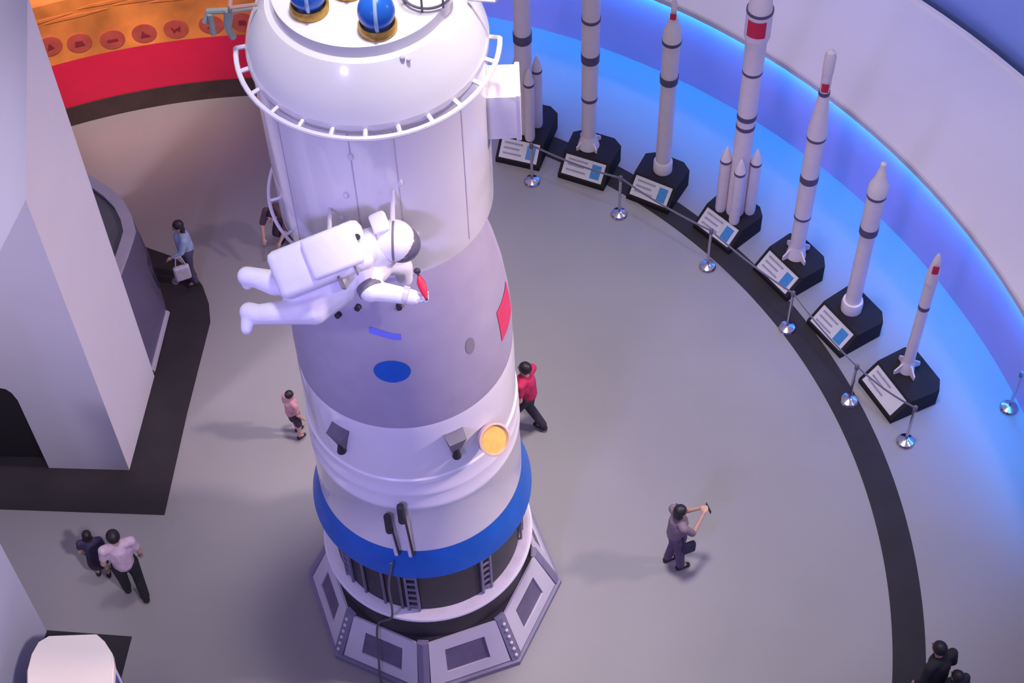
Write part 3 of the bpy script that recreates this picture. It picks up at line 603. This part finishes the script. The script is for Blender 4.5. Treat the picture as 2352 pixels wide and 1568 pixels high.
# ------------------------------------------------------------------ people
def person(feet_px, face_deg, H, label, top, bottom, pose=None, legs_cov='trousers', hair='short', sleeves=.5, name='person', loc=None, shoes=None, skirt=False):
    p = loc if loc else W3(*feet_px)
    s = H / 1.72
    root = empty(name, (p.x, p.y, 0), math.radians(face_deg - 90)); tag(root, label, 'person')
    J = dict(pel=(0, 0, .94), wai=(0, -.01, 1.10), che=(0, .01, 1.30), nek=(0, .0, 1.46), hed=(0, .03, 1.60),
             shL=(-.19, 0, 1.40), elL=(-.25, -.02, 1.12), wrL=(-.24, .08, .88), shR=(.19, 0, 1.40), elR=(.25, -.02, 1.12), wrR=(.24, .08, .88),
             hpL=(-.09, 0, .90), knL=(-.10, .03, .50), anL=(-.10, -.01, .09), hpR=(.09, 0, .90), knR=(.10, .03, .50), anR=(.10, -.01, .09))
    if pose: J.update(pose)
    J = {k: Vector(v) * s for k, v in J.items()}
    def ft(an): f = Vector((0, 1, 0)); return J[an] + f * .13 * s + Vector((0, 0, -.05 * s))
    def S(x): return x * s
    hd = J['hed']
    body = [ball(hd, (S(.078), S(.095), S(.115)), 16, 12), ball(hd + Vector((0, S(.095), -S(.015))), (S(.014), S(.02), S(.022)), 8, 6),
            ball(hd + Vector((-S(.08), 0, -S(.01))), (S(.012), S(.02), S(.03)), 8, 6), ball(hd + Vector((S(.08), 0, -S(.01))), (S(.012), S(.02), S(.03)), 8, 6),
            capsule(J['nek'] - Vector((0, 0, S(.04))), S(.055), hd - Vector((0, 0, S(.06))), S(.05)),
            capsule(J['pel'], S(.13), J['che'], S(.13)), capsule(J['shL'], S(.05), J['shR'], S(.05))]
    for d in 'LR':
        body += [capsule(J['sh' + d], S(.046), J['el' + d], S(.041)), capsule(J['el' + d], S(.043), J['wr' + d], S(.028)),
                 capsule(J['hp' + d], S(.085), J['kn' + d], S(.058)), capsule(J['kn' + d], S(.058), J['an' + d], S(.038)), capsule(J['an' + d], S(.036), ft('an' + d), S(.032))]
        fd = (J['wr' + d] - J['el' + d]).normalized(); sd = fd.cross(Vector((0, 0, 1)))
        sd = Vector((0, 1, 0)) if sd.length < .2 else sd.normalized()
        up = sd.cross(fd).normalized(); pc = J['wr' + d] + fd * S(.05)
        body += [capsule(J['wr' + d], S(.026), pc + fd * S(.02), S(.032))]
        for k, (o, L) in enumerate(((-.028, .062), (-.010, .075), (.010, .07), (.028, .055))):
            b0 = pc + fd * S(.03) + sd * S(o); m0 = b0 + fd * S(L * .55); m1 = m0 + fd * S(L * .4) - up * S(L * .35)
            body += [capsule(b0, S(.0095), m0, S(.009), 6), capsule(m0, S(.009), m1, S(.0075), 6)]
        t0 = pc + sd * S(.03 if d == 'L' else -.03); t1 = t0 + sd * S(.028 if d == 'L' else -.028) + fd * S(.035)
        body += [capsule(t0, S(.012), t1, S(.009), 6)]
    blob('body', join(*body), M_SKIN, root, .008, 2)
    # face
    obj('eyes', join(ball(hd + Vector((-S(.03), S(.086), S(.01))), S(.011), 8, 6), ball(hd + Vector((S(.03), S(.086), S(.01))), S(.011), 8, 6)), M_EYE, root)
    obj('mouth', ball(hd + Vector((0, S(.086), -S(.055))), (S(.022), S(.01), S(.008)), 10, 6), M_LIP, root)
    # hair
    hv = [ball(hd + Vector((0, -S(.02), S(.035))), (S(.095), S(.105), S(.105)), 18, 12)]
    if hair == 'bob': hv += [ball(hd + Vector((0, -S(.045), -S(.04))), (S(.10), S(.085), S(.12)), 16, 10)]
    if hair == 'long': hv += [ball(hd + Vector((0, -S(.06), -S(.10))), (S(.085), S(.06), S(.17)), 16, 10)]
    blob('hair', join(*hv), M_HAIR, root, .012, 3)
    # top
    tv = [capsule(J['wai'] - Vector((0, 0, S(.10))), S(.155), J['che'], S(.15)), capsule(J['shL'], S(.072), J['shR'], S(.072)),
          ball((J['che'] + J['wai']) / 2 + Vector((-S(.06), 0, 0)), (S(.12), S(.12), S(.2)), 12, 8), ball((J['che'] + J['wai']) / 2 + Vector((S(.06), 0, 0)), (S(.12), S(.12), S(.2)), 12, 8)]
    for d in 'LR':
        if sleeves > 0:
            if sleeves <= 1: tv += [capsule(J['sh' + d], S(.068), J['sh' + d].lerp(J['el' + d], sleeves), S(.06))]
            else: tv += [capsule(J['sh' + d], S(.073), J['el' + d], S(.058)), capsule(J['el' + d], S(.058), J['el' + d].lerp(J['wr' + d], .9), S(.042))]
    blob('dress' if skirt else 'shirt', join(*tv), top, root, .014, 4)
    # bottom
    if skirt:
        bv = [tube([J['pel'] + Vector((0, 0, S(.12))), J['pel'], (J['knL'] + J['knR']) / 2 + Vector((0, 0, S(.06)))], [S(.15), S(.175), S(.22)], 20)]
        blob('skirt', join(*bv), bottom, root, .014, 3)
    else:
        lc = .55 if legs_cov == 'shorts' else 1.0
        bv = [capsule(J['pel'] + Vector((-S(.04), 0, 0)), S(.145), J['pel'] + Vector((S(.04), 0, 0)), S(.145))]
        for d in 'LR':
            if legs_cov == 'shorts': bv += [capsule(J['hp' + d], S(.105), J['hp' + d].lerp(J['kn' + d], .85), S(.09))]
            else: bv += [capsule(J['hp' + d], S(.105), J['kn' + d], S(.078)), capsule(J['kn' + d], S(.078), J['an' + d] + Vector((0, 0, S(.03))), S(.066))]
        blob('trousers', join(*bv), bottom, root, .014, 3)
    for d in 'LR':
        a_, t_ = J['an' + d], ft('an' + d)
        blob('shoe', join(capsule((a_.x, a_.y - S(.03), S(.05) + a_.z - S(.09)), S(.05), (t_.x, t_.y, t_.z), S(.042)), ball(a_, S(.048), 10, 8)), shoes or cloth('shoe', 40, 36, 42), root, .012, 2)
    return root, J, s
C_ = cloth
def toworld(root, v): return Matrix.LocRotScale(root.location, root.rotation_euler, None) @ Vector(v)
# person taking a picture
ph, J, s = person((1547, 1296), 20, 1.58, 'person in grey-brown top and dark trousers holding up a phone', C_('taupe', 128, 108, 122), C_('plum', 92, 76, 104),
    dict(elL=(-.20, .16, 1.18), wrL=(-.07, .36, 1.36), elR=(.20, .16, 1.18), wrR=(.07, .36, 1.36), knL=(-.09, .02, .5), anL=(-.10, -.06, .09), anR=(.10, .06, .09)), hair='bob', sleeves=.9)
q = toworld(ph, ((J['wrL'] + J['wrR']) / 2) + Vector((0, .12, .03)))
o = obj('phone', box(.15, .012, .075, (0, 0, 0), .004), M_DARK, None); o.location = q; o.rotation_euler = ph.rotation_euler
tag(o, 'dark phone held up by the person in grey-brown top', 'phone')
q = toworld(ph, (.17, .10, .74))
hb = empty('shoulder_bag', q, ph.rotation_euler.z); tag(hb, 'dark navy shoulder bag hanging at the hip of the person with phone', 'bag')
blob('pouch', box(.09, .20, .22, (.02, .0, 0), .03), C_('navybag', 52, 50, 72), hb, .012, 3)
obj('strap', tube([(.0, -.08, .1), (-.06, -.10, .42), (-.28, -.06, .66), (-.34, -.06, .66)], .012, 6), C_('navybag', 52, 50, 72), hb)
# adult and child
person((316, 1366), 110, 1.74, 'person in pale pink shirt and black trousers beside a child', C_('palepink', 206, 178, 196), C_('black', 36, 34, 38), dict(knL=(-.1, .06, .5), anL=(-.1, .12, .09), anR=(.1, -.12, .09)), sleeves=.6)
person((240, 1322), 100, 1.22, 'small person in dark navy dress beside the adult in pink shirt', C_('navy', 62, 54, 86), C_('darknavy', 54, 42, 64), dict(anL=(-.1, .06, .09)), hair='bob', skirt=True)
# red shirt, walking
person((1212, 984), 150, 1.66, 'person in crimson shirt and dark trousers walking beside the spacecraft', C_('crimson', 190, 40, 88), C_('charcoal', 52, 44, 62), dict(knL=(-.09, .16, .52), anL=(-.09, .24, .09), knR=(.09, .02, .5), anR=(.09, -.22, .12), elR=(.24, .06, 1.14), wrR=(.2, .24, 1.0)), sleeves=.6)
# child behind the module
person((684, 1000), 40, 1.15, 'small person in salmon top standing behind the white service module', C_('salmon', 190, 140, 145), C_('darkplum', 62, 40, 58), dict(anL=(-.1, .08, .09)), sleeves=.7, legs_cov='shorts')
# visitor at the plinth edge
bl, J, s = person((446, 645), 200, 1.48, 'person in light blue shirt and dark vest at the edge of the black patch', C_('lightblue', 150, 168, 198), C_('slatepants', 74, 68, 92), dict(elL=(-.24, .10, 1.16), wrL=(-.2, .28, 1.06)), hair='long', sleeves=1.5)
q = toworld(bl, (-.26, .16, .60))
wbg = empty('tote_bag', q, bl.rotation_euler.z); tag(wbg, 'pale tote bag carried by the person in light blue shirt', 'bag')
blob('pouch', box(.09, .26, .32, (0, 0, 0), .03), C_('palebag', 186, 178, 190), wbg, .014, 3)
obj('handles', tube([(0, -.08, .17), (0, -.04, .38), (0, .04, .38), (0, .08, .17)], .01, 6), C_('palebag', 186, 178, 190), wbg)
# visitor bending down behind the orbital module
person((664, 552), 250, 1.55, 'person in dark brown clothes bending behind the spacecraft', C_('brown', 92, 70, 76), C_('umber', 62, 46, 56),
    dict(pel=(0, -.05, .72), wai=(0, .02, .86), che=(0, .20, 1.0), nek=(0, .32, 1.08), hed=(0, .42, 1.16), shL=(-.19, .26, 1.05), shR=(.19, .26, 1.05), elL=(-.22, .42, .86), elR=(.22, .42, .86), wrL=(-.16, .56, .68), wrR=(.16, .56, .68), hpL=(-.09, -.05, .70), hpR=(.09, -.05, .70), knL=(-.1, .22, .44), knR=(.1, .22, .44)), sleeves=.9)
# two visitors cut by the frame corner
a = W3(2172, 1500, 1.58); b = W3(2203, 1552, 1.45)
person(None, 120, 1.70, 'person in black jacket standing beside the black floor stripe', C_('jacket', 42, 40, 46), C_('black', 36, 34, 38), dict(hed=(0, .10, 1.58), nek=(0, .04, 1.46)), sleeves=1.5, loc=Vector((a.x - .02, a.y, 0)))
person(None, 120, 1.50, 'black-haired person in dark top following the person in black jacket', C_('inkblue', 44, 42, 58), C_('black', 36, 34, 38), None, hair='bob', sleeves=.8, loc=Vector((b.x, b.y, 0)))

# ------------------------------------------------------------------ floating astronaut figure
DEP = 16.35; MPP = DEP / F_PX
def ap(px, py, near=0.0):
    k = DEP - near
    return CAM + FWD * k + (RGT * (px - 1176) + UPV * (784 - py)) * (k / F_PX)
ac = ap(760, 620)
au = empty('astronaut_figure', ac); tag(au, 'white-suited astronaut figure floating across the middle of the spacecraft', 'astronaut')
def L(px, py, near=0.0): return ap(px, py, near) - ac
suit = [capsule(L(690, 655), .21, L(845, 600), .25, 16), ball(L(770, 640, -.02), (.3, .25, .25), 16, 12),
        capsule(L(690, 640, -.12), .14, L(632, 650, -.05), .125), capsule(L(632, 650, -.05), .125, L(590, 638, -.02), .10),
        capsule(L(770, 672, .0), .16, L(722, 712, .08), .145), capsule(L(722, 712, .08), .14, L(596, 722, .04), .10),
        capsule(L(838, 610, .06), .16, L(852, 666, .16), .12), capsule(L(852, 666, .16), .105, L(950, 683, .14), .075),
        capsule(L(890, 600, -.12), .13, L(925, 612, -.22), .10), capsule(L(925, 612, -.22), .10, L(930, 640, -.34), .08)]
blob('suit', join(*suit), M_SUIT, au, .016, 4)
for nm, a, b, rr in (('cuff', (925, 676, .145), (938, 679, .145), .088), ('cuff', (846, 654, .14), (854, 668, .165), .128)):
    obj(nm, tube([L(*a), L(*b)], rr, 20), M_MIDGREY if nm == 'cuff' and rr > .1 else M_PANEL, au)
# backpack: box along the body axis
e1 = (ap(850, 545) - ap(640, 628)).normalized(); e3 = -FWD; e2 = e3.cross(e1).normalized(); e3 = e1.cross(e2).normalized()
def frame(c): return Matrix(((e1.x, e2.x, e3.x, c.x), (e1.y, e2.y, e3.y, c.y), (e1.z, e2.z, e3.z, c.z), (0, 0, 0, 1)))
bp = obj('backpack', xf(box(.92, .47, .34, (0, 0, 0), .07), frame(L(738, 597, .30))), M_SUIT, au, ang=60)
obj('pack_step', xf(box(.5, .40, .12, (.14, .02, .2), .04), frame(L(738, 597, .30))), M_SUIT, bp, ang=60)
obj('pack_port', xf(shift(tube([(0, 0, 0), (0, 0, .03)], .03, 14), (.40, .06, .17)), frame(L(738, 597, .30))), M_DARK, bp)
obj('strap', xf(box(.02, .50, .03, (.28, -.02, .19), .005), frame(L(738, 597, .30))), M_MIDGREY, bp)
obj('strap', xf(box(.02, .12, .30, (.10, -.27, .02), .005), frame(L(738, 597, .30))), M_MIDGREY, bp)
he = obj('helmet', join(ball(L(905, 552, .16), .20, 28, 18), tube([L(858, 572, .10), L(885, 560, .14)], [.21, .19], 28)), M_SUIT, au)
obj('visor', ball(L(922, 560, .10), (.185, .185, .175), 24, 16), M_VISOR, he)
obj('helmet_band', tube([L(905, 552, .16) + (UPV * math.sin(t) + FWD * -math.cos(t)) * .203 for t in [-1.2 + 2.4 * k / 14 for k in range(15)]], .012, 8), M_MIDGREY, he)
obj('helmet_lamp', xf(box(.16, .2, .14, (0, 0, 0), .03), frame(L(872, 512, .30))), M_SUIT, he, ang=60)
for a, b in (((588, 638, -.02), (567, 634, -.02)), ((594, 722, .04), (572, 716, .03))):
    d = (L(*b) - L(*a))
    toe = L(*b) + (-UPV * .16 - RGT * .02 if a[1] > 700 else -UPV * .07 + FWD * .04)
    blob('boot', join(capsule(L(*a), .10, L(*b), .095), capsule(L(*b), .08, toe, .06)), M_SUIT, au, .014, 3)
hp = L(962, 683, .14); hdv = (RGT * .95 - UPV * .1).normalized(); gl = [capsule(L(948, 682, .14), .07, hp, .055)]
for k in range(4):
    o0 = hp + (UPV * .6 - FWD * .7) * (.045 - .03 * k); m0 = o0 + hdv * .07; gl += [capsule(o0, .017, m0, .016, 8), capsule(m0, .016, m0 + UPV * .03 - FWD * .035 + hdv * .015, .014, 8)]
gl += [capsule(hp - FWD * .03, .018, hp + hdv * .04 - FWD * .06, .016, 8)]
blob('glove', join(*gl), M_SUIT, au, .009, 2)
for px, p0, p1 in ((902, (902, 520, .25), (902, 436)), (757, (757, 535, .3), (757, 478))):
    a_ = ap(*p0); 
    d = ray(*p1); qa = d.x ** 2 + d.y ** 2; qb = 2 * (CAM.x * d.x + CAM.y * d.y); qc = CAM.x ** 2 + CAM.y ** 2 - 1.10 ** 2
    w_ = CAM + d * ((-qb - math.sqrt(qb * qb - 4 * qa * qc)) / (2 * qa))
    obj('support_rod', tube([a_ - ac, w_ - ac], [.024, .018], 10), M_TUBE, au)
f0 = ap(958, 622, .26); f1 = ap(981, 690, .26)
fl = empty('hand_flag', f1); tag(fl, 'small furled red flag in the hand of the astronaut figure', 'flag')
obj('stick', tube([f0 - f1, Vector((0, 0, 0))], .012, 8), M_DARK, fl)
obj('red_cloth', tube([(f0 - f1) * .82, (f0 - f1) * .6, (f0 - f1) * .3, (f0 - f1) * .08], [.02, .045, .035, .015], 12), M_RED, fl)
obj('stick_tip', ball(f0 - f1, (.035, .03, .03), 10, 8), M_DARK, fl)
